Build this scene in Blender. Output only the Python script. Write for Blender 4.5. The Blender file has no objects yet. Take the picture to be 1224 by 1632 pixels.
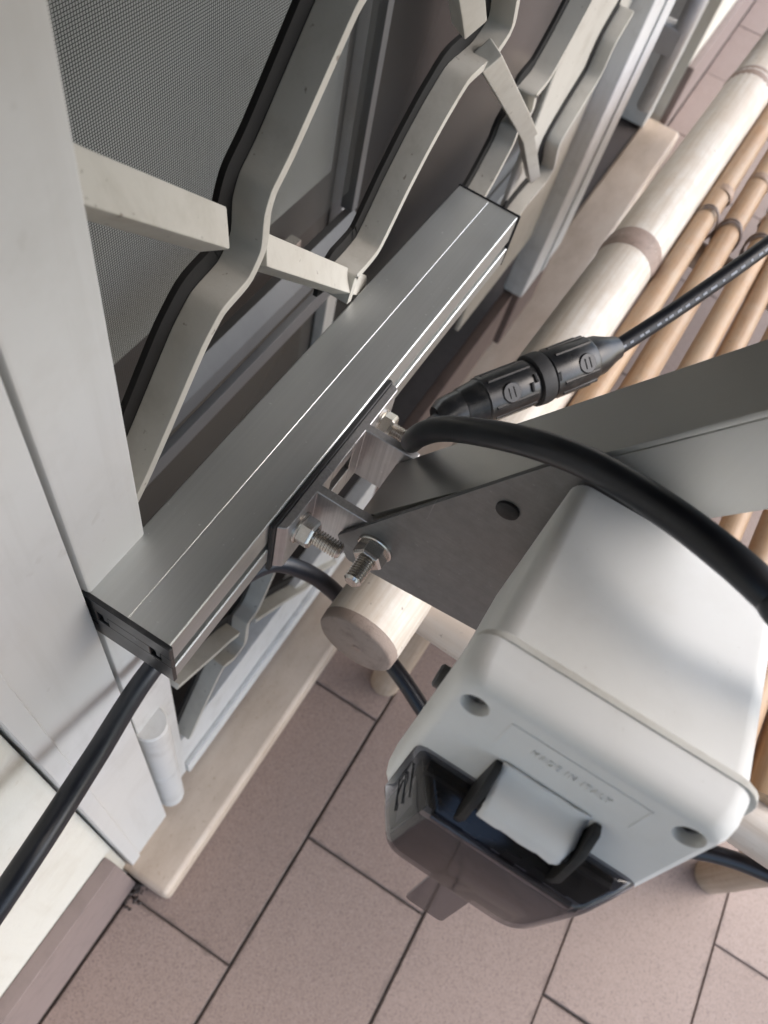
import bpy, bmesh, math, random
from mathutils import Vector, Matrix
random.seed(7)
S = bpy.context.scene
COL = S.collection
H = 0.79                       # height of the phone above the balcony floor (m); heights below are given relative to it

# ------------------------------------------------------------------ camera
cam = bpy.data.cameras.new('camera')
cam.sensor_fit = 'HORIZONTAL'; cam.sensor_width = 36.0; cam.lens = 36.32
cam.clip_start = 0.02; cam.clip_end = 60
cam.dof.use_dof = True; cam.dof.focus_distance = 0.285; cam.dof.aperture_fstop = 21
camo = bpy.data.objects.new('camera', cam); COL.objects.link(camo); S.camera = camo
cx, cy, cz = Vector((.499, -.8479, .1793)), Vector((-.7006, -.5165, -.4924)), Vector((.5101, .1201, -.8517))
camo.matrix_world = Matrix(((cx.x, -cy.x, -cz.x, 0), (cx.y, -cy.y, -cz.y, 0), (cx.z, -cy.z, -cz.z, H), (0, 0, 0, 1)))

# ------------------------------------------------------------------ sky, sun, exposure
SUN_ELEV, SUN_AZ = math.radians(46), math.radians(60)      # soft daylight from the open side of the balcony
W = bpy.data.worlds.new('World'); S.world = W; W.use_nodes = True
nt = W.node_tree; nt.nodes.clear()
sky = nt.nodes.new('ShaderNodeTexSky'); sky.sky_type = 'NISHITA'; sky.sun_disc = False
sky.sun_elevation = SUN_ELEV; sky.sun_rotation = math.radians(90) + SUN_AZ
sky.air_density = 1.0; sky.dust_density = 2.2; sky.ozone_density = .9
bg = nt.nodes.new('ShaderNodeBackground'); bg.inputs['Strength'].default_value = 0.135
wo = nt.nodes.new('ShaderNodeOutputWorld')
nt.links.new(sky.outputs[0], bg.inputs[0]); nt.links.new(bg.outputs[0], wo.inputs[0])
sl = bpy.data.lights.new('sun', 'SUN'); sl.energy = .8; sl.angle = math.radians(80); sl.color = (1, .99, .975)
so = bpy.data.objects.new('sun', sl); COL.objects.link(so)
sd = Vector((math.cos(SUN_ELEV)*math.cos(SUN_AZ), -math.cos(SUN_ELEV)*math.sin(SUN_AZ), math.sin(SUN_ELEV)))
so.rotation_euler = sd.to_track_quat('Z', 'Y').to_euler(); so.location = sd*5
S.view_settings.view_transform = 'Standard'; S.view_settings.look = 'None'
S.view_settings.gamma = 1; S.view_settings.use_curve_mapping = False
S.view_settings.exposure = 1.58
S.render.engine = 'CYCLES'

# ------------------------------------------------------------------ materials
class NT:
    def __init__(s, name):
        s.m = bpy.data.materials.new(name); s.m.use_nodes = True
        s.t = s.m.node_tree; s.t.nodes.clear()
        s.out = s.n('ShaderNodeOutputMaterial'); s.b = s.n('ShaderNodeBsdfPrincipled')
        s.l(s.b.outputs[0], s.out.inputs[0])
        s.tc = s.n('ShaderNodeTexCoord')
    def n(s, k, **kw):
        x = s.t.nodes.new(k)
        for a, v in kw.items(): setattr(x, a, v)
        return x
    def l(s, a, b): s.t.links.new(a, b)
    def map(s, scale=(1, 1, 1), loc=(0, 0, 0), rot=(0, 0, 0)):
        m = s.n('ShaderNodeMapping'); m.inputs['Scale'].default_value = scale
        m.inputs['Location'].default_value = loc; m.inputs['Rotation'].default_value = rot
        s.l(s.tc.outputs['Object'], m.inputs[0]); return m.outputs[0]
    def noise(s, scale, detail=4, rough=.55, vec=None, dist=0):
        x = s.n('ShaderNodeTexNoise'); x.inputs['Scale'].default_value = scale
        x.inputs['Detail'].default_value = detail; x.inputs['Roughness'].default_value = rough
        x.inputs['Distortion'].default_value = dist
        s.l(vec if vec is not None else s.tc.outputs['Object'], x.inputs['Vector']); return x.outputs['Fac']
    def ramp(s, fac, stops):
        r = s.n('ShaderNodeValToRGB'); e = r.color_ramp.elements
        while len(e) < len(stops): e.new(.5)
        for i, (p, c) in enumerate(stops):
            e[i].position = p; e[i].color = (*c, 1) if len(c) == 3 else c
        s.l(fac, r.inputs[0]); return r.outputs[0]
    def mix(s, fac, a, b, mode='MIX'):
        m = s.n('ShaderNodeMix', data_type='RGBA', blend_type=mode)
        for v, i in ((fac, 0), (a, 6), (b, 7)):
            if hasattr(v, 'is_linked') or hasattr(v, 'links'): s.l(v, m.inputs[i])
            else: m.inputs[i].default_value = v if i == 0 else (*v, 1)
        return m.outputs[2]
    def bump(s, h, strength=.3, dist=.001):
        b = s.n('ShaderNodeBump'); b.inputs['Strength'].default_value = strength
        b.inputs['Distance'].default_value = dist
        s.l(h, b.inputs['Height']); s.l(b.outputs[0], s.b.inputs['Normal'])
    def set(s, **k):
        for a, v in k.items():
            i = s.b.inputs[a.replace('_', ' ')]
            if hasattr(v, 'links'): s.l(v, i)
            else: i.default_value = (*v, 1) if isinstance(v, tuple) else v
        return s
G = lambda v: (v, v, v)

def painted(name, col, dirt, rough=.5, sc=60, amt=.5, bump=.15, speck=None):
    k = NT(name)
    n1 = k.noise(sc, 6, .65); n2 = k.noise(sc*.18, 3)
    d = k.ramp(n1, [(.50, G(0)), (.72, G(amt))])
    c = k.mix(d, col, dirt)
    c = k.mix(k.ramp(n2, [(.3, G(0)), (.75, G(amt*.7))]), c, tuple(.82*x for x in col))
    sp = k.noise(sc*6, 2, .5)
    c = k.mix(k.ramp(sp, [(.70, G(0)), (.76, G(min(1, amt*(1.8 if speck else .9))))]), c, speck or dirt)
    dr = k.noise(1, 4, .65, k.map((75, 75, 5)))
    c = k.mix(k.ramp(dr, [(.54, G(0)), (.78, G(amt*.8))]), c, dirt)
    k.set(Base_Color=c, Roughness=rough); k.bump(k.noise(sc*8, 3), bump, .0004)
    return k.m
def metal(name, col, rough=.36, axis=0, streak=.12, spots=True, mottle=0, bump=.02):
    k = NT(name)
    sc = [900, 900, 900]; sc[axis] = 9
    n = k.noise(1, 3, .6, k.map(tuple(sc)))
    c = k.mix(k.ramp(n, [(.3, G(0)), (.7, G(1))]), tuple(x*(1-streak) for x in col), col)
    if spots:
        c = k.mix(k.ramp(k.noise(420, 2, .5), [(.72, G(0)), (.77, G(.5))]), c, tuple(min(1, x*1.5) for x in col))
    if mottle:
        c = k.mix(k.ramp(k.noise(160, 6, .7), [(.35, G(0)), (.75, G(mottle))]), c, tuple(x*.55 for x in col))
    if mottle:
        for rot, sc_ in ((.5, 700), (1.9, 520)):
            w_ = k.noise(1, 2, .4, k.map((sc_, 14, 14), rot=(0, 0, 0)) if axis != 1 else k.map((14, sc_*.9, 9), rot=(rot, 0, 0)))
            c = k.mix(k.ramp(w_, [(.74, G(0)), (.78, G(.28))]), c, tuple(min(1, x*2.2) for x in col))
    r = k.ramp(k.noise(45, 3), [(.3, G(rough*.95)), (.7, G(rough*1.06))])
    k.set(Base_Color=c, Roughness=r, Metallic=.92)
    if bump: k.bump(n, bump, .0001)
    return k.m
def plastic(name, col, rough=.4, dust=.12, dustcol=(.4, .38, .35), sc=120):
    k = NT(name)
    d = k.ramp(k.noise(sc, 5, .65), [(.48, G(0)), (.75, G(dust))])
    c = k.mix(d, col, dustcol)
    c = k.mix(k.ramp(k.noise(sc*8, 2), [(.73, G(0)), (.77, G(dust*1.5))]), c, dustcol)
    k.set(Base_Color=c, Roughness=k.ramp(k.noise(sc*.5, 3), [(.3, G(rough*.85)), (.75, G(rough*1.25))]))
    k.bump(k.noise(1500, 2), .05, .0002)
    return k.m
def smoked(name, tint, df_mix=None):
    k = NT(name); k.t.nodes.remove(k.b)
    tr = k.n('ShaderNodeBsdfTransparent'); tr.inputs[0].default_value = (*tint, 1)
    gl = k.n('ShaderNodeBsdfGlossy'); gl.inputs['Roughness'].default_value = .09
    df = k.n('ShaderNodeBsdfDiffuse'); df.inputs[0].default_value = (.18, .17, .175, 1)
    fr = k.n('ShaderNodeFresnel'); fr.inputs[0].default_value = 1.48
    m1 = k.n('ShaderNodeMixShader'); m2 = k.n('ShaderNodeMixShader')
    k.l(k.ramp(k.noise(90, 5, .6), [(.3, G(df_mix or .06)), (.8, G((df_mix or .06)+.1))]), m1.inputs[0]); k.l(tr.outputs[0], m1.inputs[1]); k.l(df.outputs[0], m1.inputs[2])
    ge = k.n('ShaderNodeNewGeometry'); iv = k.n('ShaderNodeMath', operation='SUBTRACT'); iv.inputs[0].default_value = 1; k.l(ge.outputs['Backfacing'], iv.inputs[1])
    fm = k.n('ShaderNodeMath', operation='MULTIPLY'); k.l(fr.outputs[0], fm.inputs[0]); k.l(iv.outputs[0], fm.inputs[1]); k.l(fm.outputs[0], m2.inputs[0]); k.l(m1.outputs[0], m2.inputs[1]); k.l(gl.outputs[0], m2.inputs[2])
    k.l(m2.outputs[0], k.out.inputs[0]); return k.m
def ad2(k, oi):
    a = k.n('ShaderNodeVectorMath', operation='ADD'); k.l(k.tc.outputs['Object'], a.inputs[0]); k.l(oi.outputs['Random'], a.inputs[1]); return a.outputs[0]
def bamboo(name, cols, axis, rough=.38, rand=.5):
    k = NT(name)
    oi = k.n('ShaderNodeObjectInfo')
    ad = k.n('ShaderNodeVectorMath', operation='ADD')
    sc = [260, 260, 260]; sc[axis] = 10
    k.l(k.map(tuple(sc)), ad.inputs[0])
    ml = k.n('ShaderNodeMath', operation='MULTIPLY'); ml.inputs[1].default_value = 37
    k.l(oi.outputs['Random'], ml.inputs[0]); k.l(ml.outputs[0], ad.inputs[1])
    n = k.noise(1, 5, .65, ad.outputs[0])
    c = k.ramp(n, [(.30, cols[0]), (.55, cols[1]), (.75, cols[2])])
    sc2 = [30, 30, 30]; sc2[axis] = 7
    c = k.mix(k.ramp(k.noise(1, 4, .6, k.map(tuple(sc2))), [(.42, G(0)), (.68, G(.75))]), c, cols[3])
    mu = k.n('ShaderNodeMath', operation='MULTIPLY'); mu.inputs[1].default_value = rand
    k.l(oi.outputs['Random'], mu.inputs[0])
    c = k.mix(mu.outputs[0], c, cols[0])
    c = k.mix(k.ramp(k.noise(70, 5, .7, ad2(k, oi)), [(.40, G(0)), (.72, G(.6))]), c, cols[3])
    c = k.mix(k.ramp(k.noise(240, 3, .6), [(.68, G(0)), (.75, G(.65))]), c, (.09, .06, .045))
    k.set(Base_Color=c, Roughness=rough); k.bump(n, .25, .0006)
    return k.m

M = {}
M['cream'] = painted('cream_enamel', (.46, .44, .39), (.25, .215, .17), .5, 45, .35, .25, (.09, .06, .04))
M['dark_band'] = painted('near_black_band', (.009, .008, .007), (.006, .005, .005), .85, 90, .6)
M['white'] = painted('white_lacquered_aluminium', (.60, .60, .585), (.40, .385, .35), .40, 18, .32, .05)
M['white2'] = painted('white_grille_enamel', (.60, .60, .585), (.33, .31, .28), .45, 50, .4, .12)
M['alu'] = metal('brushed_anodised_aluminium', (.60, .615, .605), .40, 0, .05)
M['alu_cut'] = metal('sawn_aluminium', (.60, .59, .59), .42, 2, .25, True, .35)
M['alu_arm'] = metal('anodised_aluminium_angle', (.50, .50, .48), .40, 2, .02, False, 0, 0)
M['steel'] = metal('galvanised_plate', (.25, .255, .255), .55, 1, .08, True, .45)
M['inox'] = metal('stainless_bolt', (.62, .58, .53), .25, 0, .1, False)
M['black'] = plastic('black_plastic', (.010, .011, .013), .30, .08)
M['rubber'] = plastic('black_rubber', (.010, .010, .011), .6, .06)
M['cable'] = plastic('black_cable_sheath', (.006, .008, .013), .38, .09, (.10, .105, .12), 90)
M['print'] = plastic('white_cable_print', (.26, .28, .32), .6, .2)
M['box'] = plastic('off_white_polymer', (.80, .81, .80), .55, .10, (.42, .39, .33), 55)
M['gasket'] = plastic('yellowed_seal', (.60, .595, .56), .6, .3, (.3, .26, .2))
M['tape'] = plastic('white_paper_tape', (.80, .81, .81), .5, .05, (.6, .58, .55))
M['smoke'] = smoked('smoked_polycarbonate', (.52, .52, .55), .035)
M['smoke_grey'] = smoked('smoked_grey_cheek', (.6, .6, .6), .75)
M['smoke_dark'] = smoked('smoked_polycarbonate_thick', (.46, .45, .48))
M['well'] = plastic('grey_screw_head', (.07, .072, .076), .4, .1)
M['pole'] = bamboo('pale_bamboo', [(.50, .44, .36), (.66, .62, .56), (.74, .71, .67), (.50, .41, .32)], 0, .5, .1)
M['pole_y'] = bamboo('pale_bamboo_cross', [(.50, .42, .34), (.66, .60, .53), (.74, .69, .63), (.55, .46, .38)], 1, .4, .1)
M['pole_z'] = bamboo('beige_bamboo_leg', [(.36, .27, .19), (.48, .38, .28), (.56, .46, .36), (.36, .26, .18)], 2, .45, .1)
M['cane'] = bamboo('tan_cane', [(.32, .18, .09), (.52, .34, .20), (.64, .49, .33), (.42, .33, .24)], 0, .5, .75)
M['node'] = painted('bamboo_node', (.30, .22, .18), (.12, .085, .065), .6, 160, .7, .5)
M['node2'] = painted('cane_node_skin', (.36, .25, .18), (.16, .10, .07), .55, 160, .6, .4)
M['endgrain'] = painted('bamboo_end_grain', (.30, .235, .195), (.14, .10, .08), .75, 120, .6, .6)
M['wire'] = painted('rusty_binding_wire', (.26, .20, .17), (.10, .07, .05), .5, 300, .5)
M['plaster'] = painted('cream_plaster', (.66, .645, .58), (.50, .46, .38), .85, 26, .4, 1.2)
M['skirt'] = painted('mauve_brown_skirting', (.25, .195, .18), (.14, .11, .10), .6, 60, .4)
M['grout'] = painted('dark_grout', (.085, .068, .060), (.02, .016, .014), .9, 70, .9)
M['ceil'] = painted('white_soffit', (.62, .61, .58), (.5, .48, .45), .9, 10, .1)
M['curtain'] = painted('grey_blind', (.40, .415, .395), (.28, .29, .28), .8, 9, .3)
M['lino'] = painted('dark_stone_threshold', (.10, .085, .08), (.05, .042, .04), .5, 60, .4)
M['shutter'] = painted('blocker_brown_enamel', (.20, .165, .115), (.12, .10, .07), .5, 30, .3)  # used only on the added shutter that blocks light
M['cheek'] = plastic('grey_inner_cheek', (.17, .17, .172), .5, .1)
M['umber'] = painted('umber_brown', (.13, .09, .075), (.06, .04, .035), .6, 40, .6)
M['grey_bar'] = painted('grey_powder_coat', (.11, .11, .108), (.06, .06, .06), .5, 30, .3)
M['blocker_canvas'] = painted('blocker_ochre_canvas', (.26, .235, .18), (.18, .16, .12), .9, 20, .2)  # used only on the added cloth that blocks light
k = NT('travertine')
n1 = k.noise(9, 6, .6, k.map((1, 2.4, 1)))
c = k.ramp(n1, [(.32, (.42, .33, .25)), (.55, (.54, .44, .35)), (.75, (.60, .52, .43))])
pit = k.noise(210, 3, .6, k.map((1, 1.4, 1)))
c = k.mix(k.ramp(pit, [(.62, G(0)), (.70, G(.4))]), c, (.32, .22, .14))
k.set(Base_Color=c, Roughness=.5); k.bump(pit, .2, .001); M['travertine'] = k.m
k = NT('speckled_brown_tile')
oi = k.n('ShaderNodeObjectInfo')
base = k.mix(oi.outputs['Random'], (.285, .210, .176), (.350, .266, .226))
n2 = k.noise(3.5, 4, .6)
base = k.mix(k.ramp(n2, [(.35, G(0)), (.75, G(.5))]), base, (.245, .182, .150))
s1 = k.noise(640, 4, .75)
base = k.mix(k.ramp(s1, [(.49, G(0)), (.66, G(.62))]), base, (.085, .06, .055))
base = k.mix(k.ramp(k.noise(760, 2, .6), [(.58, G(0)), (.72, G(.5))]), base, (.44, .36, .33))
sg = k.n('ShaderNodeSeparateXYZ'); k.l(k.tc.outputs['Generated'], sg.inputs[0])
def edge(o, L):
    a = k.n('ShaderNodeMath', operation='PINGPONG'); a.inputs[1].default_value = .5; k.l(sg.outputs[o], a.inputs[0])
    m_ = k.n('ShaderNodeMath', operation='MULTIPLY'); m_.inputs[1].default_value = L; k.l(a.outputs[0], m_.inputs[0]); return m_.outputs[0]
mn = k.n('ShaderNodeMath', operation='MINIMUM'); k.l(edge('X', .253), mn.inputs[0]); k.l(edge('Y', .127), mn.inputs[1])
gn = k.noise(28, 4, .7, k.tc.outputs['Object'])
gm = k.n('ShaderNodeMath', operation='MULTIPLY'); gm.inputs[1].default_value = .009
k.l(k.ramp(gn, [(.46, G(0)), (.75, G(1))]), gm.inputs[0])
lt = k.n('ShaderNodeMath', operation='DIVIDE'); k.l(mn.outputs[0], lt.inputs[0])
ga = k.n('ShaderNodeMath', operation='ADD'); ga.inputs[1].default_value = .0012; k.l(gm.outputs[0], ga.inputs[0]); k.l(ga.outputs[0], lt.inputs[1])
base = k.mix(k.ramp(lt.outputs[0], [(.1, G(.45)), (1, G(0))]), base, (.07, .052, .045))
k.set(Base_Color=base, Roughness=k.ramp(n2, [(.3, G(.42)), (.7, G(.6))])); k.bump(s1, .12, .0005); M['tile'] = k.m
k = NT('insect_netting')            # woven net: fine wires, open cells
sx = k.n('ShaderNodeSeparateXYZ'); k.l(k.tc.outputs['Object'], sx.inputs[0])
fs = []
for o in ('X', 'Z'):
    a = k.n('ShaderNodeMath', operation='MULTIPLY'); a.inputs[1].default_value = 1/.00135; k.l(sx.outputs[o], a.inputs[0])
    b = k.n('ShaderNodeMath', operation='FRACT'); k.l(a.outputs[0], b.inputs[0])
    c_ = k.n('ShaderNodeMath', operation='LESS_THAN'); c_.inputs[1].default_value = .26; k.l(b.outputs[0], c_.inputs[0]); fs.append(c_.outputs[0])
mx = k.n('ShaderNodeMath', operation='MAXIMUM'); k.l(fs[0], mx.inputs[0]); k.l(fs[1], mx.inputs[1])
tr = k.n('ShaderNodeBsdfTransparent'); ms = k.n('ShaderNodeMixShader')
k.set(Base_Color=(.030, .032, .03), Roughness=.6)
k.l(mx.outputs[0], ms.inputs[0]); k.l(tr.outputs[0], ms.inputs[1]); k.l(k.b.outputs[0], ms.inputs[2]); k.l(ms.outputs[0], k.out.inputs[0]); M['net'] = k.m
k = NT('dark_door_glass')
k.set(Base_Color=(.078, .072, .066), Roughness=.16, IOR=1.5); k.bump(k.noise(6, 2), .06, .01); M['glass'] = k.m

# ------------------------------------------------------------------ mesh helpers
class MB:
    """collects shapes as a bmesh; coordinates: x along the wall, y into the wall, z relative to the phone"""
    def __init__(s): s.b = bmesh.new()
    def face(s, vs):
        try: return s.b.faces.new(vs)
        except ValueError: return None
    def box(s, x0, x1, y0, y1, z0, z1):
        return s.prism([(x0, y0), (x1, y0), (x1, y1), (x0, y1)], 'z', z0, z1)
    def prism(s, poly, ax, lo, hi):
        f = {'z': lambda p, t: (p[0], p[1], t), 'x': lambda p, t: (t, p[0], p[1]), 'y': lambda p, t: (p[0], t, p[1])}[ax]
        a = [s.b.verts.new(f(p, lo)) for p in poly]; c = [s.b.verts.new(f(p, hi)) for p in poly]
        n = len(poly); s.face(a[::-1]); s.face(c)
        for i in range(n): s.face([a[i], a[(i+1) % n], c[(i+1) % n], c[i]])
        return s
    def hull(s, a, c):
        a = [s.b.verts.new(p) for p in a]; c = [s.b.verts.new(p) for p in c]; n = len(a)
        s.face(a[::-1]); s.face(c)
        for i in range(n): s.face([a[i], a[(i+1) % n], c[(i+1) % n], c[i]])
        return s
    def rings(s, rs, cap=True, closed=False):
        vs = [[s.b.verts.new(p) for p in r] for r in rs]; n = len(rs[0])
        pairs = list(zip(vs, vs[1:])) + ([(vs[-1], vs[0])] if closed else [])
        for a, c in pairs:
            for i in range(n): s.face([a[i], a[(i+1) % n], c[(i+1) % n], c[i]])
        if cap and not closed: s.face(vs[0][::-1]); s.face(vs[-1])
        return s
    def lathe(s, p0, axis, prof, n=20, cap=True, ref=None, phase=0):
        d = Vector(axis).normalized(); p0 = Vector(p0)
        u = Vector(ref) if ref else (Vector((0, 0, 1)) if abs(d.z) < .9 else Vector((1, 0, 0)))
        u = (u - d*u.dot(d)).normalized(); v = d.cross(u)
        rs = []
        for t, r in prof:
            rs.append([p0 + d*t + (u*math.cos(phase+2*math.pi*i/n) + v*math.sin(phase+2*math.pi*i/n))*r for i in range(n)])
        return s.rings(rs, cap)
    def tube(s, pts, r, n=14, res=8, closed=False):
        P = spline(pts, res)
        if closed: P = [Vector(p) for p in pts]
        t = (P[1]-P[0]).normalized(); u = Vector((0, 0, 1)) if abs(t.z) < .9 else Vector((1, 0, 0))
        rs = []
        m = len(P)
        for i, p in enumerate(P):
            t = (P[(i+1) % m]-P[i-1]).normalized() if closed or 0 < i < m-1 else ((P[1]-P[0]) if i == 0 else (P[-1]-P[-2])).normalized()
            u = (u - t*u.dot(t)).normalized(); v = t.cross(u)
            rs.append([p + (u*math.cos(2*math.pi*k/n) + v*math.sin(2*math.pi*k/n))*r for k in range(n)])
        return s.rings(rs, not closed, closed)
    def xf(s, mat):
        bmesh.ops.transform(s.b, matrix=mat, verts=s.b.verts); return s
    def build(s, name, mat, parent=None, bevel=0, seg=2, angle=35, smooth=True, lim=30, wn=False):
        bmesh.ops.recalc_face_normals(s.b, faces=s.b.faces)
        if bevel:
            es = [e for e in s.b.edges if len(e.link_faces) == 2 and e.calc_face_angle(0) > math.radians(lim)]
            bmesh.ops.bevel(s.b, geom=es, offset=bevel, offset_type='OFFSET', segments=seg, profile=.5, affect='EDGES', clamp_overlap=True)
        o0 = world_loc(parent) if parent else Vector((0, 0, 0))
        for v in s.b.verts: v.co = Vector((v.co.x-o0.x, v.co.y-o0.y, v.co.z+H-o0.z))
        me = bpy.data.meshes.new(name); s.b.to_mesh(me); s.b.free()
        if smooth:
            me.polygons.foreach_set('use_smooth', [True]*len(me.polygons)); me.set_sharp_from_angle(angle=math.radians(angle))
        me.materials.append(M[mat] if isinstance(mat, str) else mat)
        o = bpy.data.objects.new(name, me); COL.objects.link(o)
        if parent: o.parent = parent
        if wn or bevel: o.modifiers.new('weighted_normal', 'WEIGHTED_NORMAL').keep_sharp = True
        return o
def world_loc(o):
    v = Vector((0, 0, 0))
    while o: v += o.location; o = o.parent
    return v
def spline(pts, res=8):
    P = [Vector(p) for p in pts]
    if len(P) < 3 or res < 2: return P
    out = []
    for i in range(len(P)-1):
        a, b = P[i], P[i+1]
        p0 = P[i-1] if i else a*2-b; p3 = P[i+2] if i+2 < len(P) else b*2-a
        for k in range(res):
            t = k/res
            out.append(.5*((2*a) + (b-p0)*t + (2*p0-5*a+4*b-p3)*t*t + (3*a-p0-3*b+p3)*t**3))
    return out + [P[-1]]
def tag(o, label, cat, group=None):
    o['label'] = label; o['category'] = cat
    if group: o['group'] = group
    return o
def thing(name, label, cat, loc, group=None):
    o = bpy.data.objects.new(name, None); COL.objects.link(o); o.empty_display_size = .02
    o.location = (loc[0], loc[1], loc[2]+H); return tag(o, label, cat, group)
def struct(o): o['kind'] = 'structure'; return o
def copy_part(src, parent, loc=None):
    c = src.copy(); COL.objects.link(c); c.parent = parent
    if loc is not None: c.location = loc
    return c
def boolean_cut(o, cutter):
    m = o.modifiers.new('cut', 'BOOLEAN'); m.operation = 'DIFFERENCE'; m.object = cutter; m.solver = 'EXACT'
    dg = bpy.context.evaluated_depsgraph_get(); dg.update()
    me = bpy.data.meshes.new_from_object(o.evaluated_get(dg)); o.modifiers.clear(); o.data = me; o.modifiers.new('weighted_normal', 'WEIGHTED_NORMAL').keep_sharp = True
    bpy.data.objects.remove(cutter, do_unlink=True)
    me.set_sharp_from_angle(angle=math.radians(35))

FL = -H      # floor level
# ================================================================== SETTING
b = MB(); b.box(-8, 10, -8, .6, FL-.25, FL-.0025)
floor = struct(b.build('floor', 'grout', smooth=False))
rows = [(-.0095, .0985, 0.0), (-.138, -.0095, .1229), (-.264, -.138, .003), (-.398, -.264, .1245), (-.527, -.398, .2507)]
for i in range(5): rows.append((-.527-.129*(i+1), -.527-.129*i, .123 if i % 2 == 0 else 0))
proto = {}
for ri, (y0, y1, off) in enumerate(rows):
    g = (.0013 if ri in (0, 1) else .0006)
    for ci in range(-4, 10):
        x0 = off + .253*ci
        key = ri
        if key not in proto:
            bb = MB(); bb.box(.0006, .253-.0006, 0, y1-y0-2*g, -.008, 0)
            t = bb.build('tile', 'tile', floor, .0008, 1); proto[key] = t
        else:
            t = copy_part(proto[key], floor)
        t.location = (x0 + random.uniform(-.0006, .0006), y0+g + random.uniform(-.0004, .0004), -H + random.uniform(-.0006, .0004))
        t.rotation_euler.z = random.uniform(-.0022, .0022)
for t in proto.values(): pass
b = MB(); b.box(-2, 5, -1.05, .6, 1.72, 1.9); struct(b.build('ceiling', 'ceil', smooth=False))
aw = thing('light_blocker_cloth', 'added ochre cloth, out of view, that blocks light from the upper left', 'cloth', (-.8, -.5, 1.2))  # unseen cloth, added only to darken the upper left
b = MB()
cl_ = [[b.b.verts.new((-2.2 + 2.42*i/60, -.50 + .02*math.sin(i*.8) + .004*math.sin(i*2.3), 1.2 - 1.18*k2/6)) for k2 in range(7)] for i in range(61)]
for a, c in zip(cl_, cl_[1:]):
    for k2 in range(6): b.face([a[k2], a[k2+1], c[k2+1], c[k2]])
cl_o = b.build('sheet', 'blocker_canvas', aw, angle=80); sm = cl_o.modifiers.new('thickness', 'SOLIDIFY'); sm.thickness = .002
b = MB(); b.lathe((-2.6, -.5, 1.205), (1, 0, 0), [(0, .004), (7, .004)], 8); b.build('line', 'wire', aw)  # carries the added cloth, equally out of view

rs_ = thing('light_blocker_shutter', 'added slatted shutter, out of view, that blocks light above the door', 'shutter', (.5, .1, .95))  # unseen addition that keeps light off the upper frame and bars
P0, P1 = Vector((0, .098, 1.0)), Vector((0, -.055, .012)); pd = (P1-P0).normalized(); pn = Vector((0, -pd.z, pd.y)); nsl = 24
for i in range(nsl):
    a = P0 + (P1-P0)*(i/nsl); c = P0 + (P1-P0)*((i+.94)/nsl)
    b = MB(); b.prism([(a.y, a.z), (c.y, c.z), (c.y+pn.y*.008, c.z+pn.z*.008), (a.y+pn.y*.008, a.z+pn.z*.008)], 'x', -.35, 1.40)
    b.build('slat', 'shutter', rs_, .0015, 1)
for x in (-.34, 1.39):
    b = MB(); b.prism([(P0.y+pn.y*.009, P0.z+pn.z*.009), (P1.y+pn.y*.009, P1.z+pn.z*.009), (P1.y+pn.y*.016, P1.z+pn.z*.016), (P0.y+pn.y*.016, P0.z+pn.z*.016)], 'x', x-.01, x+.01); b.build('side_arm', 'grey_bar', rs_)

# plaster wall left of the door, two plaster levels, skirting along its foot
w = thing('wall', 'cream plaster wall at the left beside the white door frame', 'wall', (-.3, .12, FL))
b = MB(); b.box(-2.0, .0175, .1095, .45, -.4245, 1.72); b.build('upper_plaster', 'plaster', w, .0012, 2)
b = MB(); b.box(-2.0, .0175, .111, .45, FL, -.4285); b.build('lower_plaster', 'plaster', w, .0012, 2)
b = MB(); b.box(-2.0, .012, .115, .44, -.4290, -.4240); b.build('joint', 'grout', w)
b = MB(); b.box(-2.0, .0105, .0993, .1108, FL, -.640); b.build('skirting', 'skirt', w, .0012, 2)
w = thing('wall', 'pale wall beyond the far end of the door opening', 'wall', (2.2, .12, FL))
b = MB(); b.box(1.47, 5, .112, .45, FL, 1.72); b.build('plaster', 'plaster', w)
b = MB(); b.box(1.47, 5, .0995, .1118, FL, -.66); b.build('skirting', 'skirt', w, .002)

# travertine sill
b = MB(); b.box(.0128, 1.44, .066, .133, FL, -.7465)
tag(b.build('door_sill', 'travertine', None, .006, 3), 'beige speckled travertine sill under the white door frame', 'sill')
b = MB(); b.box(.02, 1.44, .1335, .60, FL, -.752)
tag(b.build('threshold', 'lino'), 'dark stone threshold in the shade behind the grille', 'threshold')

# fixed white door frame
d = thing('door_frame', 'white aluminium door frame standing on the sill', 'door frame', (.042, .15, -.746))
b = MB(); b.box(.0188, .0655, .1062, .30, -.7464, 1.4); b.build('jamb', 'white', d, .0012, 2)
b = MB(); b.box(.0188, .0285, .1045, .1061, -.7464, 1.4); b.build('edge_strip', 'white', d, .0006, 1)
b = MB(); b.box(.0655, .072, .128, .30, -.7464, 1.4); b.build('gap_shade_strip', 'black', d)  # black strip stands in for the shade in the gap
b = MB(); b.box(1.395, 1.4395, .128, .30, -.7464, 1.4); b.build('jamb', 'white2', d, .0012, 2)

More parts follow.
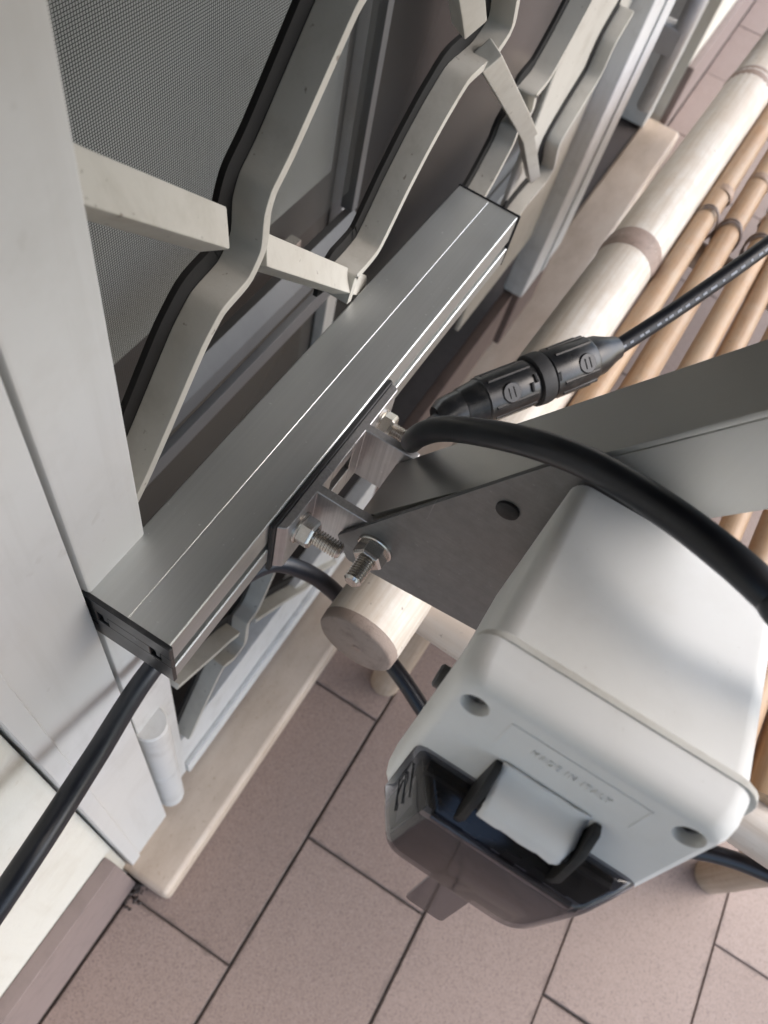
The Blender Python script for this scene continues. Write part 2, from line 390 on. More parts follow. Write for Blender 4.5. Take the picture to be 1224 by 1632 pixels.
# ================================================================== SECURITY GRILLE
g = thing('security_grille', 'cream painted steel grille of zigzag bars across the door', 'grille', (.4, .115, -.735))
b = MB(); b.box(.0678, .0985, .1072, .127, -.3925, 1.4); b.build('stile_cover', 'white', g, .0015, 2)
b = MB(); b.box(.0705, .1035, .1135, .130, -.735, -.3935); b.build('stile', 'white2', g, .0012, 2)
b = MB(); b.box(.1036, .420, .1155, .130, -.728, -.640); b.build('bottom_rail', 'white2', g, .0015, 2)
b = MB(); b.box(.4205, .744, .1165, .129, -.728, -.645); b.build('bottom_rail', 'umber', g, .0015, 2)['label'] = 'rust brown stretch of the bottom rail'  # from here the rail takes a darker, browner colour
b = MB(); b.box(.1036, .420, .1105, .1155, -.738, -.712); b.build('bottom_lip', 'white2', g, .001, 2)
b = MB(); b.box(.745, .870, .106, .132, -.645, 1.4); b.build('stile', 'white2', g, .003, 2)
b = MB(); b.box(.75, .865, .109, .131, -.735, -.6455); b.build('stile_foot', 'umber', g, .003, 2)
b = MB(); b.box(.80, .812, .1035, .1059, -.64, 1.4); b.build('stile_bead', 'white2', g, .001, 2)
b = MB(); b.box(.56, .7449, .124, .1285, -.56, 1.4); b.build('lock_panel', 'cream', g, .001, 1)
# lower hinge with its round cap
b = MB(); b.lathe((.0800, .112, -.728), (0, 0, 1), [(0, .0112), (.113, .0112), (.1135, .0106), (.1145, .0106), (.115, .0112), (.232, .0112), (.2335, .0100)], 24)
b.build('hinge', 'white2', g)
# drop bolt of the second leaf
b = MB(); b.lathe((1.03, .104, -.53), (0, 0, 1), [(0, .008), (.004, .010), (.03, .010), (1.9, .010)], 16)
for z in (-.46, -.30, -.14): b.box(1.02, 1.045, .100, .128, z, z+.03)
b.build('drop_bolt', 'white2', g, .001, 1)
b = MB(); b.box(.95, 1.00, .108, .130, -.30, 1.4); b.build('stile', 'white2', g, .002, 1)

def smooth_path(pts):
    P = [Vector((x, 0, z)) for x, z in pts]
    for f in (.14, .22):
        Q = [P[0]]
        for a, c in zip(P, P[1:]): Q += [a*(1-f)+c*f, a*f+c*(1-f)]
        P = Q + [P[-1]]
    return [(p.x, p.z) for p in P]
def sweep(pts, sec, mat, name, bevel=0):
    """pts: path in the plane of the grille; sec: closed section (n, y), n = to the upper left of the path"""
    P = [Vector(p) for p in smooth_path(pts)]
    rs = []
    for i, p in enumerate(P):
        t = (P[min(i+1, len(P)-1)]-P[max(i-1, 0)]).normalized()
        nn = Vector((t.y, -t.x))
        rs.append([(p.x+nn.x*a, y, p.y+nn.y*a) for a, y in sec[1]])
    m = MB(); m.rings(rs); o = m.build(name, mat, g, bevel, 2, 40, True, 50)
    return o
FRONT = [
    [(0.2297, -0.1117), (0.2175, -0.1188), (0.2134, -0.1217), (0.1840, -0.1548), (0.1752, -0.1623), (0.1719, -0.1697), (0.1715, -0.1834), (0.1647, -0.1909), (0.1496, -0.1932), (0.1385, -0.2024), (0.1185, -0.2261), (0.1053, -0.2412), (0.0927, -0.2533)],
    [(0.3624, -0.1577), (0.3673, -0.1694), (0.3699, -0.1756), (0.3748, -0.1879), (0.3605, -0.1941), (0.3338, -0.1931), (0.3164, -0.2044), (0.3027, -0.2160), (0.2902, -0.2286), (0.2789, -0.2425), (0.2717, -0.2508), (0.2607, -0.2524), (0.2513, -0.2527), (0.2501, -0.2587), (0.2478, -0.2679)],
    [(0.5517, -0.2092), (0.5246, -0.2217), (0.5205, -0.2275), (0.5057, -0.2441), (0.4873, -0.2599), (0.4657, -0.2618), (0.4736, -0.2761), (0.4549, -0.2792), (0.4544, -0.2898), (0.4385, -0.3073), (0.4208, -0.3201)],
    [(0.6876, -0.2907), (0.6646, -0.3078), (0.6627, -0.3341), (0.6309, -0.3513), (0.6068, -0.3693), (0.6300, -0.4033), (0.6174, -0.4109), (0.5848, -0.4075), (0.5552, -0.4107)],
    [(0.2193, -0.4962), (0.2121, -0.5025), (0.1936, -0.5383), (0.1796, -0.5378), (0.1793, -0.5774), (0.1672, -0.5777), (0.1517, -0.5603), (0.1222, -0.6053), (0.1077, -0.6293)],
    [(0.3478, -0.7141), (0.3016, -0.6576), (0.2853, -0.6624), (0.2497, -0.6191), (0.1947, -0.5576)],
    [(0.1727, -0.5369), (0.1621, -0.5265), (0.1424, -0.5131), (0.1069, -0.4858)]
]
for pts in FRONT:
    sweep(pts, ('ul', [(0, .1100), (0, .1225), (-.0042, .1225), (-.0042, .1100)]), 'cream', 'bar', .0012)
    sweep(pts, ('ul', [(.0076, .1226), (.0076, .1250), (-.0040, .1250), (-.0040, .1226)]), 'dark_band', 'dark_strip', .0004)  # near-black band drawn along the back edge of every bar
def rolled(pts, name, w1, w2, roll, yc):
    ca, sa = math.cos(roll), math.sin(roll)
    sec = [(a*ca - c*sa, yc + a*sa + c*ca) for a, c in ((-w1/2, -w2/2), (w1/2, -w2/2), (w1/2, w2/2), (-w1/2, w2/2))]
    P = [Vector(p) for p in pts]; rs = []
    for i, p in enumerate(P):
        t = (P[min(i+1, len(P)-1)]-P[max(i-1, 0)]).normalized(); nn = Vector((-t.y, t.x))
        if nn.y < 0: nn = -nn
        rs.append([(p.x+nn.x*a, y, p.y+nn.y*a) for a, y in sec])
    m = MB(); m.rings(rs); return m.build(name, 'cream', g, .0008, 2, 40, True, 50)
CROSS = [
    ([(0.0961, -0.1143), (0.1028, -0.1210), (0.1549, -0.1682)], 0.0125, 0.0105, 0.55, 0.117),
    ([(0.1777, -0.1914), (0.1817, -0.1953), (0.2728, -0.2801)], 0.0115, 0.0095, 0.5, 0.117),
    ([(0.3543, -0.1926), (0.3615, -0.1982), (0.4494, -0.2669), (0.4896, -0.2994)], 0.0112, 0.01, -0.45, 0.112),
    ([(0.4876, -0.2967), (0.5011, -0.3080), (0.5764, -0.3823)], 0.0095, 0.009, -0.45, 0.115),
    ([(0.3076, -0.1410), (0.3239, -0.1601), (0.3338, -0.1724)], 0.012, 0.01, -0.4, 0.117)
]
for pts, w1, w2, roll, yc in CROSS: rolled(pts, 'cross_bar', w1, w2, roll, yc)

# ================================================================== DOOR BEHIND THE GRILLE
n_ = thing('insect_screen', 'dark fine mesh insect screen behind the zigzag bars', 'insect screen', (.25, .2, -.385))
b = MB(); v = [b.b.verts.new(p) for p in ((.08, .2, -.352), (.417, .2, -.352), (.417, .2, 1.4), (.08, .2, 1.4))]; b.face(v); b.build('netting', 'net', n_, smooth=False)
b = MB(); b.prism([(.190, -.398), (.206, -.398), (.206, -.376), (.198, -.372), (.190, -.384)], 'x', .08, .428); b.box(.08, .428, .184, .1899, -.414, -.400); b.build('bottom_bar', 'grey_bar', n_, .0008, 2)
b = MB(); b.box(.420, .428, .196, .206, -.370, 1.4); b.build('side_guide', 'grey_bar', n_, .0008, 2)
b = MB(); b.box(.322, .338, .188, .196, -.345, -.335); b.box(.327, .333, .180, .188, -.343, -.338); b.build('latch', 'inox', n_, .001, 2)
b = MB(); b.box(.08, .418, .216, .219, -.345, 1.4)
tag(b.build('roller_blind', 'curtain'), 'grey roller blind seen through the fine insect mesh', 'blind')
d = thing('glass_door', 'dark brown tinted glass door at the back of the opening', 'door', (.7, .26, -.752))
b = MB(); b.box(.06, 1.40, .240, .250, -.752, 1.4); b.build('pane', 'glass', d, smooth=False)
b = MB(); b.box(.47, .49, .228, .2395, -.752, 1.4); b.build('door_stile', 'white2', d, .002, 2)
b = MB(); b.box(.06, 1.40, .2245, .2395, -.752, -.70); b.build('bottom_track', 'alu', d, .002, 2)

# ================================================================== ALUMINIUM RAIL
r = thing('mounting_rail', 'short grey aluminium rail with a seam line and black end cap', 'rail', (.217, .09, -.3015))
prof = [(.0720, -.2690), (.0725, -.2685), (.0901, -.2685), (.0903, -.26875), (.0905, -.2685), (.1090, -.2685), (.1095, -.2690), (.1095, -.3010), (.1090, -.3015),
        (.0725, -.3015), (.0712, -.3010), (.0712, -.2905), (.0718, -.2900), (.0765, -.2900), (.0765, -.2850), (.0720, -.2850)]
b = MB(); b.prism(prof, 'x', .0684, .3660); b.build('profile', 'alu', r, .0001, 2, 30, True, 20)
def cap(x0, x1, xb0, xb1):
    c = MB()
    y0, y1, z0, z1 = .0708, .1100, -.3025, -.2678
    s = [(.0757, .0806), (.0995, .1045)]; zt, zb = -.2775, -.2862
    c.box(x0, x1, y0, y1, zt, z1); c.box(x0, x1, y0, y1, z0, zb)
    for a, d2 in ((y0, s[0][0]), (s[0][1], s[1][0]), (s[1][1], y1)): c.box(x0, x1, a, d2, zb, zt)
    return c.build('end_cap', 'black', r, .0003, 1)
e = cap(.0664, .0684, 0, 0)
for ya in (.0757, .0995):
    b = MB(); b.box(.0681, .0684, ya, ya+.005, -.2862, -.2775); b.build('slot_floor', 'rubber', e, smooth=False)
    b = MB(); b.box(.0667, .0681, ya+.0004, ya+.0022, -.2835, -.2778); b.build('catch', 'black', e)
b = MB(); b.box(.366, .3672, .0708, .1100, -.3025, -.2678); b.build('end_cap', 'black', r, .0004, 1)

# ================================================================== BRACKET
def nut_parts(owner, c, ax, AF, h, thr_r, thr_len, washer=None, phase=.26, base=0):
    """nut with threaded stud and washer; c on the seat, ax = outward"""
    a = Vector(ax).normalized(); c = Vector(c)
    R = AF/2/math.cos(math.pi/6)
    t0 = 0
    if washer:
        m = MB(); m.lathe(c, a, [(0, washer), (.0011, washer), (.0015, washer-.0005)], 26); m.build('washer', 'inox', owner); t0 = .0015
    m = MB(); m.lathe(c+a*t0, a, [(0, R), (.0002, R), (h-.0012, R), (h, R*.87)], 6, phase=phase); n = m.build('nut', 'inox', owner, .0004, 2, 30)
    pr = [(t0+h-.001, thr_r)]; t = t0+h-.0005; pitch = .00125
    while t < thr_len:
        pr += [(t, thr_r), (t+pitch*.18, thr_r*.84), (t+pitch*.55, thr_r*.84), (t+pitch*.75, thr_r)]; t += pitch
    pr += [(t, thr_r*.9), (t+.0008, thr_r*.72)]
    m = MB(); m.lathe(c, a, pr, 18); m.build('threaded_stud', 'inox', owner, 0, 1, 28)
k_ = thing('mounting_bracket', 'sawn aluminium bracket with two flanges bolted to the rail', 'bracket', (.176, .066, -.306))
b = MB()
Z0, Z1 = -.3060, -.2712
b.prism([(.1305, .0695), (.1325, .0660), (.1340, .0655), (.1540, .0655), (.1540, .0408), (.1545, .0400), (.1580, .0400), (.1582, .0408), (.1582, .0655), (.1662, .0655), (.1662, .0695)], 'z', Z0, Z1)
b.prism([(.1838, .0695), (.1838, .0655), (.1930, .0655), (.1930, .0408), (.1935, .0400), (.1968, .0400), (.1972, .0408), (.1972, .0655), (.2210, .0655), (.2222, .0660), (.2230, .0695)], 'z', Z0, Z1)
b.box(.1662, .1838, .0655, .0695, -.2790, Z1); b.box(.1662, .1838, .0655, .0695, Z0, -.2905)
b.build('extrusion', 'alu_cut', k_, .0003, 1, 30)
b = MB(); b.box(.1288, .2236, .0696, .0718, -.3085, -.2700); b.build('rubber_gasket', 'rubber', k_, .0004, 1)
nut_parts(k_, (.1430, .0655, -.2845), (0, -1, 0), .0118, .0062, .0038, .0185, .0074)
nut_parts(k_, (.2085, .0655, -.2815), (0, -1, 0), .0112, .0056, .0031, .0185, .0070, .1)

# ================================================================== ARM + GUSSET PLATE
adir = Vector((0, -.517, .856)); anor = Vector((0, -.856, -.517))      # along the arm; from its top face towards its lower edge
top0 = Vector((0, .0475, -.2805))
arm = thing('support_arm', 'broad angled aluminium arm rising to the right behind the black cable', 'arm', (.175, .043, -.29))
L = .36; th = .0022
def armpoly(x0, x1, n0, n1, l0, l1):
    q = []
    for l in (l0, l1):
        q.append([tuple(Vector((x, 0, 0)) + top0 + adir*l + anor*n) for x, n in ((x0, n0), (x1, n0), (x1, n1), (x0, n1))])
    return q
b = MB(); b.hull(*armpoly(.1586, .1926, 0, th, 0, L)); b.build('top_flange', 'alu_arm', arm, .0004, 2)
b = MB(); b.hull(*armpoly(.1586, .1586+th, th+.0001, .0312, 0, L)); b.build('web', 'alu_arm', arm, .0004, 2)
b = MB(); b.hull(*armpoly(.1926-th, .1926, th+.0001, .0312, 0, L)); b.build('web', 'alu_arm', arm, .0004, 2)
p_ = thing('gusset_plate', 'dark grey galvanised triangular plate bolted behind the white box', 'plate', (.152, .0, -.30))
b = MB(); b.prism([(.0512, -.2885), (.0498, -.2925), (.0447, -.3022), (.0430, -.3036), (-.0620, -.2910), (-.0620, -.1850), (-.0130, -.1712), (-.0105, -.1732)], 'x', .1510, .1534)
b.build('plate', 'steel', p_, .0004, 2)
nut_parts(p_, (.1510, .0338, -.2800), (-1, 0, 0), .0122, .0064, .0039, .0180, .0080, .4)
b = MB(); b.lathe((.1510, -.0036, -.2095), (-1, 0, 0), [(0, .0042), (.0010, .0041), (.0016, .0030)], 22); b.build('hole_plug', 'rubber', p_)

# ================================================================== JUNCTION BOX
TH = math.radians(11)
BO = Vector((.1502, -.0153, -.1766))
E1, E2, E3 = Vector((-math.cos(TH), 0, math.sin(TH))), Vector((0, -1, 0)), Vector((-math.sin(TH), 0, -math.cos(TH)))
BM = Matrix(((E1.x, E2.x, E3.x, BO.x), (E1.y, E2.y, E3.y, BO.y), (E1.z, E2.z, E3.z, BO.z), (0, 0, 0, 1)))   # local: u forward, v right, w down
jb = thing('junction_box', 'white plastic electrical box with a smoked cover and white tape', 'electrical box', (.10, -.05, -.25))
def bx(fn, name, mat, parent=None, **kw):
    m = MB(); fn(m); m.xf(BM); return m.build(name, mat, parent or jb, **kw)
def rrect(v0, v1, w0, w1, r, n=5):
    out = []
    for cx_, cy_, a0 in ((v1-r, w1-r, 0), (v0+r, w1-r, 90), (v0+r, w0+r, 180), (v1-r, w0+r, 270)):
        for i in range(n+1):
            a = math.radians(a0+90*i/n); out.append((cx_+r*math.cos(a), cy_+r*math.sin(a)))
    return out
def loft(m, specs):
    m.rings([[(u, v, w) for v, w in rrect(*s, 5)] for u, s in specs])
bx(lambda m: loft(m, [(0.0005, (.0005, .0665, .0005, .068, .005)), (.0655, (-.0008, .0675, -.0006, .070, .006))]), 'body', 'box', angle=50, wn=True)
bx(lambda m: loft(m, [(.0651, (-.0030, .0690, -.0024, .0715, .007)), (.0660, (-.0036, .0690, -.0030, .0725, .0065)), (.0672, (-.0036, .0690, -.0030, .0725, .0065)), (.0676, (-.0034, .0690, -.0030, .072, .007))]), 'rim_seal', 'gasket', angle=50, wn=True)
lid = bx(lambda m: loft(m, [(.0677, (-.0040, .0672, -.0026, .0722, .006)), (.0740, (-.0038, .0662, -.0016, .0716, .006)), (.0772, (-.0030, .0650, -.0006, .0708, .0058)),
                      (.0790, (-.0018, .0636, .0008, .0696, .0052)), (.0800, (.0002, .0618, .0028, .0680, .0045))]), 'lid', 'box', angle=50, wn=True)
for (v, w) in ((.0034, .0075), (.0575, .0060)):
    c = bx(lambda m: m.lathe((.0722, v+.0006, w+.0012), (1, 0, 0), [(0, .0033), (.0066, .0034), (.0080, .0038), (.0095, .0038)], 28), 'cutter', 'box')
    lid_loc = lid; boolean_cut(lid, c)
    s_ = bx(lambda m: (m.lathe((.0722, v+.0006, w+.0012), (1, 0, 0), [(0, .0030), (.0044, .0030), (.0052, .0022)], 20)), 'screw', 'well', lid)
    bx(lambda m: m.box(.0772, .0776, v+.0001, v+.0011, w-.0008, w+.0032), 'screw_slot', 'rubber', lid)
# raised outline and lettering on the lid
bx(lambda m: (m.box(.0800, .08025, .0130, .0490, .0064, .00675), m.box(.0800, .08025, .0130, .01335, .0068, .0170), m.box(.0800, .08025, .04865, .0490, .0068, .0170)), 'raised_outline', 'box', lid)
def lettering(txt, size, v0, w0, name, parent, u=.0799, dep=.00045, width=None, mat='box'):
    cu = bpy.data.curves.new('lettering', 'FONT'); cu.body = txt; cu.size = size; cu.extrude = dep; cu.space_character = 1.25; cu.resolution_u = 3
    o = bpy.data.objects.new('lettering', cu); COL.objects.link(o)
    dg = bpy.context.evaluated_depsgraph_get(); dg.update()
    me = bpy.data.meshes.new_from_object(o.evaluated_get(dg)); bpy.data.objects.remove(o, do_unlink=True)
    m = MB(); m.b.from_mesh(me)
    xs = [v.co.x for v in m.b.verts]; sc = (width/(max(xs)-min(xs))) if width else 1
    for v in m.b.verts: x, y, z = v.co; v.co = (u+z, v0+(x-min(xs))*sc, w0-y)
    m.xf(BM); return m.build(name, mat, parent, smooth=False)
lettering('MADE IN ITALY', .0031, .0208, .0130, 'lettering', lid, width=.0205)
# smoked cover (window) over the lower half of the lid
CB = [(.0800, -.0012, .0365), (.0800, .0630, .0365), (.0800, .0630, .0720), (.0800, -.0012, .0720)]
CF = [(.0905, .0092, .0455), (.0905, .0560, .0455), (.0925, .0490, .0745), (.0925, .0060, .0745)]
def sheet(q, name, mat, t=.0014, bev=.0005, parent=None):
    a = [Vector(p) for p in q]; nn = (a[1]-a[0]).cross(a[2]-a[0]).normalized()*t
    return bx(lambda m: m.hull([tuple(p) for p in a], [tuple(p-nn) for p in a]), name, mat, parent, bevel=bev, seg=2)
def lp(a, c, t): return tuple(Vector(a)*(1-t)+Vector(c)*t)
def rpoly(q, rad, n=5):
    out = []; q = [Vector(p) for p in q]
    for i_ in range(4):
        p, a, c = q[i_], q[i_-1], q[(i_+1) % 4]
        s0, s1__ = p + (a-p).normalized()*rad, p + (c-p).normalized()*rad
        for k_ in range(n+1):
            t = k_/n; out.append(s0*(1-t)**2 + p*2*t*(1-t) + s1__*t*t)
    return out
def ring(t, shrink, rad, du=0):
    q = [Vector(a)*(1-t)+Vector(c)*t for a, c in zip(CB, CF)]; ce = sum(q, Vector())/4
    return [tuple(Vector((p.x+du, p.y, p.z))) for p in rpoly([ce+(p-ce)*(1-shrink) for p in q], rad)]
def cover(m):
    m.rings([ring(0, 0, .0042), ring(.45, 0, .0042), ring(.80, .005, .0046), ring(.93, .02, .0048), ring(1.0, .05, .005), ring(1.03, .09, .005)], cap=False)
    m.b.verts.ensure_lookup_table(); n_ = len(ring(0, 0, .0042))
    m.face(m.b.verts[-n_:])
cov = bx(cover, 'smoked_cover', 'smoke', angle=60)
sd_ = cov.modifiers.new('thickness', 'SOLIDIFY'); sd_.thickness = .0012; sd_.offset = -1
cheek = [lp(CB[0], CF[0], .12), lp(CB[0], CF[0], .80), lp(CB[3], CF[3], .80), lp(CB[3], CF[3], .12)]
bx(lambda m: m.hull([(p[0], p[1]+.0019, p[2]+(.003 if k_ < 2 else -.003)) for k_, p in enumerate(cheek)], [(p[0], p[1]+.0023, p[2]+(.003 if k_ < 2 else -.003)) for k_, p in enumerate(cheek)]), 'grey_cheek', 'cheek')
bx(lambda m: m.tube([tuple(Vector(CF[0])*.96+Vector(CF[1])*.04), lp(CF[0], CF[1], .5), tuple(Vector(CF[0])*.10+Vector(CF[1])*.90)], .0010, 10, 4), 'cover_ridge', 'smoke_dark')
bx(lambda m: m.prism(rrect(.0222, .0352, 0.0690, .1000, .0018, 4), 'x', .0905, .0917), 'cover_tab', 'smoke', bevel=.0003)
# dark switch mechanism under the cover
def mech(m):
    m.box(.0801, .0838, .004, .058, .0400, .0560)
    m.box(.0838, .0862, .010, .052, .0440, .0520)
bx(mech, 'switch_module', 'rubber', bevel=.0006)
bx(lambda m: (m.box(.0846, .0875, .0115, .0205, .0440, .0520), m.box(.0869, .0876, .0245, .0290, .0445, .0500), m.box(.0869, .0878, .0315, .0360, .0445, .0510), m.box(.0869, .0876, .0395, .0445, .0445, .0500)), 'switch_key', 'black', bevel=.0005)
def fin(v):
    return lambda m: m.prism([(.0795, .0230), (.0830, .0220), (.0880, .0275), (.0905, .0385), (.0885, .0455), (.0800, .0460)], 'y', v, v+.0022)
bx(fin(.0160), 'flap_ear', 'rubber', bevel=.0006)
bx(fin(.0430), 'flap_ear', 'rubber', bevel=.0006)
bx(lambda m: m.lathe((.0838, .0182, .0335), (0, 1, 0), [(0, .0040), (.0012, .0044), (.024, .0044), (.0248, .0040)], 20), 'flap_barrel', 'rubber')
# vents moulded in the cover's side
for i in range(3):
    bx(lambda m: m.tube([lp(lp(CB[0], CF[0], .2), lp(CB[3], CF[3], .2), .15+.17*i), lp(lp(CB[0], CF[0], .62), lp(CB[3], CF[3], .62), .30+.17*i)], .0002, 6, 1), 'vent_slit', 'rubber')
# white tape folded over the flap
rnd = random.Random(3)
def tape(m):
    path = [(.0803, .0215), (.0812, .0245), (.0835, .0268), (.0862, .0283), (.0882, .0305), (.0889, .0330), (.0888, .0352)]
    V = [.0186 + .0238*i/14 for i in range(15)]
    P = spline([(u, 0, w) for u, w in path], 4)
    gr = []
    for i, p in enumerate(P):
        f = i/(len(P)-1)
        gr.append([m.b.verts.new((p.x + .00012*math.sin(v*700+f*5) + rnd.uniform(-.00007, .00007) - .0026*max(0, (v-.0392)/.0032)**2*min(1, f*2.5),
                                  v + .0016*(f-.5) + rnd.uniform(-.0001, .0001), p.z + (rnd.uniform(-.00012, .00012) if i in (0, len(P)-1) else 0))) for v in V])
    for a, c in zip(gr, gr[1:]):
        for i in range(len(V)-1): m.face([a[i], a[i+1], c[i+1], c[i]])
tp = bx(tape, 'tape', 'tape', angle=80)
so_ = tp.modifiers.new('thickness', 'SOLIDIFY'); so_.thickness = .0003
# small crumpled strip of the same tape under it
# gland on the underside
bx(lambda m: m.lathe((.045, -.0008, .058), (0, -1, 0), [(0, .004), (.003, .004), (.0036, .0032)], 16), 'knock_out', 'well')

# ================================================================== CABLES
A = [(0.2518, 0.0405, -0.2955), (0.2337, 0.0437, -0.2883), (0.2156, 0.0457, -0.2812), (0.1923, 0.0442, -0.2602), (0.1776, 0.0391, -0.2345), (0.1709, 0.0312, -0.2161), (0.1632, 0.0183, -0.1979), (0.1537, 0.0005, -0.1779), (0.1463, -0.0175, -0.1649), (0.1359, -0.0364, -0.1539), (0.1279, -0.0511, -0.1478), (0.1232, -0.0637, -0.1466), (0.1188, -0.0838, -0.1497), (0.1300, -0.2000, -0.1900), (0.1600, -0.3600, -0.2600), (0.2200, -0.5200, -0.5000), (0.2500, -0.5600, -0.7820)]
b = MB(); b.tube(A, .0046, 18, 10)
ca = tag(b.build('power_cable', 'cable', None, 0, 1, 60), 'thick black cable arching over the white box in the foreground', 'cable')
b = MB(); b.tube([(-0.3300, 0.0850, -0.7840), (-0.3000, 0.0880, -0.6200), (-0.2000, 0.0850, -0.4200), (-0.0533, 0.0760, -0.3324), (-0.0442, 0.0769, -0.3326), (-0.0040, 0.0789, -0.3259), (0.0318, 0.0861, -0.3386), (0.0759, 0.0974, -0.3635), (0.1215, 0.0980, -0.3713), (0.1535, 0.0864, -0.3655), (0.1679, 0.0715, -0.3766), (0.1765, 0.0518, -0.3977), (0.1776, 0.0265, -0.4241), (0.1680, -0.0043, -0.4307), (0.1537, -0.0497, -0.4433), (0.1484, -0.1063, -0.4427), (0.1602, -0.1562, -0.4310), (0.1779, -0.2024, -0.4269), (0.1852, -0.2326, -0.4268), (0.1919, -0.2725, -0.4284), (0.2027, -0.3262, -0.4412)], .0049, 16, 10)
tag(b.build('power_cable', 'cable', None, 0, 1, 60), 'long black cable running under the rail and the bamboo table', 'cable')
c0, c1 = Vector((0.2351, 0.0444, -0.2874)), Vector((0.324, -0.0104, -0.2771))
ax = (c1-c0).normalized(); LC = (c1-c0).length
cn = thing('inline_connector', 'black round plug connector joining two cables above the bamboo pole', 'connector', tuple(c0))
KR = 1.14      # girth of the plug
rf = Vector((-.5101, -.1201, .8517))       # a direction square to the plug for its flats and badges
def cl(prof, name, mat='black', n=24, **k): m = MB(); m.lathe(c0, ax, [(t, q*KR) for t, q in prof], n, ref=rf); return m.build(name, mat, cn, **k)
cl([(-.004, .0050), (0, .0072), (.006, .0078), (.010, .0080)], 'cable_nut')
cl([(.0095, .0080), (.0105, .0086), (.020, .0096), (.0203, .0098)], 'socket_tail')
s1_ = cl([(.0203, .0094), (.021, .0102), (.036, .0104), (.048, .0103), (.0495, .0099)], 'socket_shell')
cl([(.0496, .0105), (.0502, .0116), (.0545, .0118), (.0575, .0115), (.0580, .0102)], 'collar', 'rubber')
s2_ = cl([(.0581, .0100), (.0590, .0110), (.066, .0112), (.084, .0108), (.0855, .0100)], 'plug_shell')
cl([(.0856, .0095), (.092, .0088), (.0985, .0066), (.104, .0052)], 'plug_tail')
uu = (rf - ax*rf.dot(ax)).normalized(); vv = ax.cross(uu)
def rad(ang): return (uu*math.cos(ang)+vv*math.sin(ang)).normalized()
for shell, t, rr, ang in ((s1_, .0325, .0102, .25), (s2_, .0765, .0108, .25)):
    d_ = rad(ang); rr *= KR
    m = MB(); m.lathe(c0+ax*t+d_*(rr-.0009), d_, [(0, .0050), (.0012, .0050), (.0016, .0046)], 24, ref=ax); m.build('badge', 'black', shell)
    for s in (-.0014, .0014):
        q = c0+ax*(t+s)+d_*(rr+.0006); w_ = ax.cross(d_)
        m = MB(); m.tube([q-w_*.0026, q+w_*.0026], .00045, 8, 1); m.build('badge_bar', 'black', shell)
m = MB()
for i in range(10):
    d_ = rad(.7+i*.56); q = c0+d_*.0098*KR
    m.tube([q+ax*.0235, q+ax*.047], .0011, 8, 1)
m.build('grip_rib', 'black', s1_)
m = MB()
for i in range(10):
    d_ = rad(.7+i*.56); q = c0+d_*.0106*KR
    m.tube([q+ax*.0625, q+ax*.083], .0011, 8, 1)
m.build('grip_rib', 'black', s2_)
for t, ang in ((.0440, .35), (.0470, .05), (.0600, .35)):
    d_ = rad(ang); q = c0+ax*t+d_*.0104*KR; w_ = ax.cross(d_)
    m = MB(); m.tube([q-w_*.0022, q+w_*.0022], .0010, 8, 1); m.build('lock_tab', 'rubber', cn)
BC = [(0.3153, -0.0052, -0.2780), (0.3240, -0.0104, -0.2771), (0.3641, -0.0298, -0.2616), (0.4096, -0.0500, -0.2431), (0.4562, -0.0681, -0.2295), (0.5610, -0.0950, -0.2057), (0.7500, -0.1600, -0.2200), (1.1000, -0.3000, -0.3400), (1.5000, -0.4200, -0.7700)]
b = MB(); b.tube(BC, .0043, 16, 10)
cb = tag(b.build('printed_cable', 'cable', None, 0, 1, 60), 'black cable with white print leaving the plug towards the upper right', 'cable')
# printed marks along it
P = spline(BC, 40); m = MB(); acc = 0; rd = random.Random(5)
camv = Vector((0, 0, 0)); k0 = 6
while k0 < 210:
    ln = rd.choice((1, 2, 2, 3)); a, c = P[k0], P[min(k0+ln, len(P)-1)]
    t = (c-a).normalized(); d_ = Vector((-.15, -.62, .77)); d_ = (d_-t*d_.dot(t)).normalized(); w_ = t.cross(d_)
    for q0, q1 in ((0, 1),):
        pts = [a+d_*.00434-w_*.0006, c+d_*.00434-w_*.0006, c+d_*.00434+w_*.0006, a+d_*.00434+w_*.0006]
        m.hull([tuple(p-d_*.0003) for p in pts], [tuple(p+d_*.00003) for p in pts])
    k0 += ln + rd.choice((1, 2, 3, 4))
m.build('print_mark', 'print', cb, smooth=False)

# ================================================================== BAMBOO TABLE
YAW = math.radians(-2.0)
tb = thing('bamboo_table', 'low bamboo table with tied tan canes and a thick pale pole along its edge', 'table', (.1475, .0255, FL))
tb.rotation_euler = (0, 0, YAW)
TO = Vector((.1475, .0255, 0))
def tpart(fn, name, mat, parent=None, **k):
    m = MB(); fn(m)
    m.xf(Matrix.Translation(TO)); return m.build(name, mat, parent or tb, **k)
def polefn(p, axis, length, r, nodes, n=28, bow=0):
    def f(m):
        ts = sorted(set([0, length] + [length*i/24 for i in range(25)] + [q for nd in nodes for q in (nd-.012, nd-.004, nd-.0012, nd, nd+.0012, nd+.004, nd+.012)]))
        pr = []
        for t in ts:
            if t < 0 or t > length: continue
            q = min([abs(t-nd) for nd in nodes] + [1])
            rr = r*(1 + (.035*(1-q/.012) if q < .012 else 0) - (.03 if q < .0008 else 0) + .008*math.sin(t*31))
            pr.append((t, rr))
        m.lathe(p, axis, pr, n)
    return f
PZ = -.375; PR = .0222
pole = tpart(polefn((.0065, 0, PZ), (1, 0, 0), 1.45, PR, [.371, .681, 1.02, 1.32]), 'edge_pole', 'pole', angle=50)
tpart(lambda m: m.lathe((0, 0, PZ), (1, 0, 0), [(0, PR*.93), (.0012, PR*.985), (.0064, PR*1.0)], 32), 'cut_end', 'endgrain', pole, angle=60)
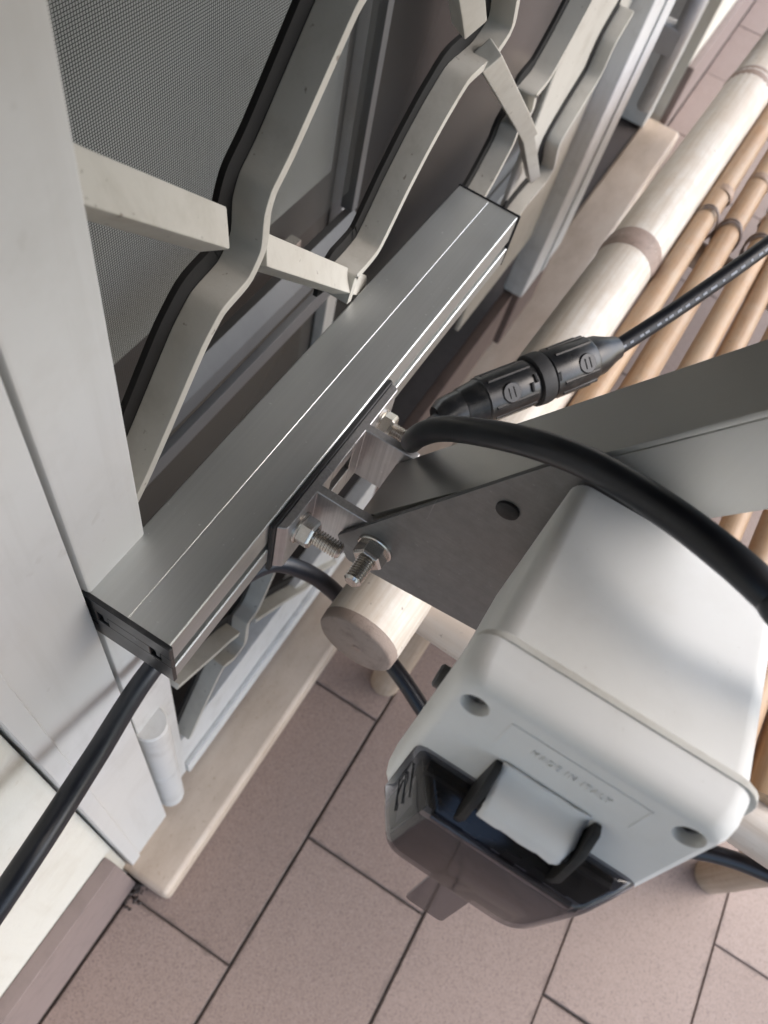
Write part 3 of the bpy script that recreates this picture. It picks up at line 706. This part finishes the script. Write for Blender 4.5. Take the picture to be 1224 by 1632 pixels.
tpart(lambda m: m.lathe((-.0006, -.002, PZ-.002), (1, 0, 0), [(0, .0022), (.0008, .003)], 12), 'pith', 'node', pole)
for nd in (.378, .688, 1.027):
    tpart(lambda m: m.lathe((nd, 0, PZ), (1, 0, 0), [(-.011, PR*1.0), (-.004, PR*1.045), (.0, PR*1.05), (.003, PR*1.02), (.010, PR*1.03), (.013, PR*1.0)], 32, cap=False), 'node_ring', 'node', pole, angle=60)
cross = tpart(polefn((.0475, -.012, PZ-.012), (0, -1, 0), .50, .0155, [.13, .33]), 'cross_pole', 'pole_y', angle=50)
tpart(polefn((.475, -.010, PZ-.030), (0, -1, 0), .50, .011, [.2]), 'cross_pole', 'pole_y', angle=50)
tpart(polefn((1.25, -.012, PZ-.012), (0, -1, 0), .50, .0155, [.13, .33]), 'cross_pole', 'pole_y', angle=50)
tpart(polefn((.0065, -.51, PZ), (1, 0, 0), 1.45, PR, [.30, .62, 1.0]), 'edge_pole', 'pole', angle=50)
for (x, y) in ((.148, -.016), (0.1723, -0.3951), (1.27, -.012), (1.27, -.374)):
    tpart(polefn((x, y, FL+.001), (0, 0, 1), .395, .0165, [.035, .25]), 'leg', 'pole_z', angle=50)
rc = random.Random(11)
for i in range(20):
    y = -.0325 - .0227*i + rc.uniform(-.0018, .0018); r_ = .0088 + rc.uniform(-.0014, .0014)
    x0 = .055 + rc.uniform(-.004, .006); nds = [rc.uniform(.08, .2)+.31*j for j in range(5)]
    z = PZ + .002 + rc.uniform(-.0015, .0015)
    cn_ = tpart(polefn((x0, y, z), (1, rc.uniform(-.006, .006), rc.uniform(-.002, .002)), 1.22, r_, nds, 16), 'cane', 'cane', angle=50)
    for nd in nds[:4]:
        tpart(lambda m: m.lathe((x0+nd, y, z), (1, 0, 0), [(-.004, r_*1.01), (-.001, r_*1.09), (.0005, r_*1.03), (.0025, r_*1.08), (.006, r_*1.01)], 14, cap=False), 'cane_node', 'node2', cn_)
    for j in range(2):
        pts = []
        xx = .470 + .005*j + rc.uniform(-.001, .001)
        for q in range(18):
            a = 2*math.pi*q/18
            pts.append((xx + .004*math.sin(a+j), y + (r_+.0012)*math.cos(a), z - .003 + (r_+.0045)*math.sin(a)))
        tpart(lambda m: m.tube(pts, .0010, 6, 1, True), 'tie', 'wire', cn_)


# dirt gathered in the corner between skirting and sill
b = MB(); rd = random.Random(4)
for i in range(60):
    x, y = .004 + rd.gauss(0, .007), .0985 - abs(rd.gauss(0, .006)); r_ = rd.uniform(.0006, .0018)
    b.lathe((x, y, FL-.0002), (rd.uniform(-.5, .5), rd.uniform(-.5, .5), 1), [(0, r_), (r_*.8, r_*.8), (r_*1.3, r_*.3)], 5)
dt = b.build('dirt', 'grout'); dt['kind'] = 'stuff'
dt['label'] = 'dark dirt gathered in the corner by the sill'; dt['category'] = 'dirt'
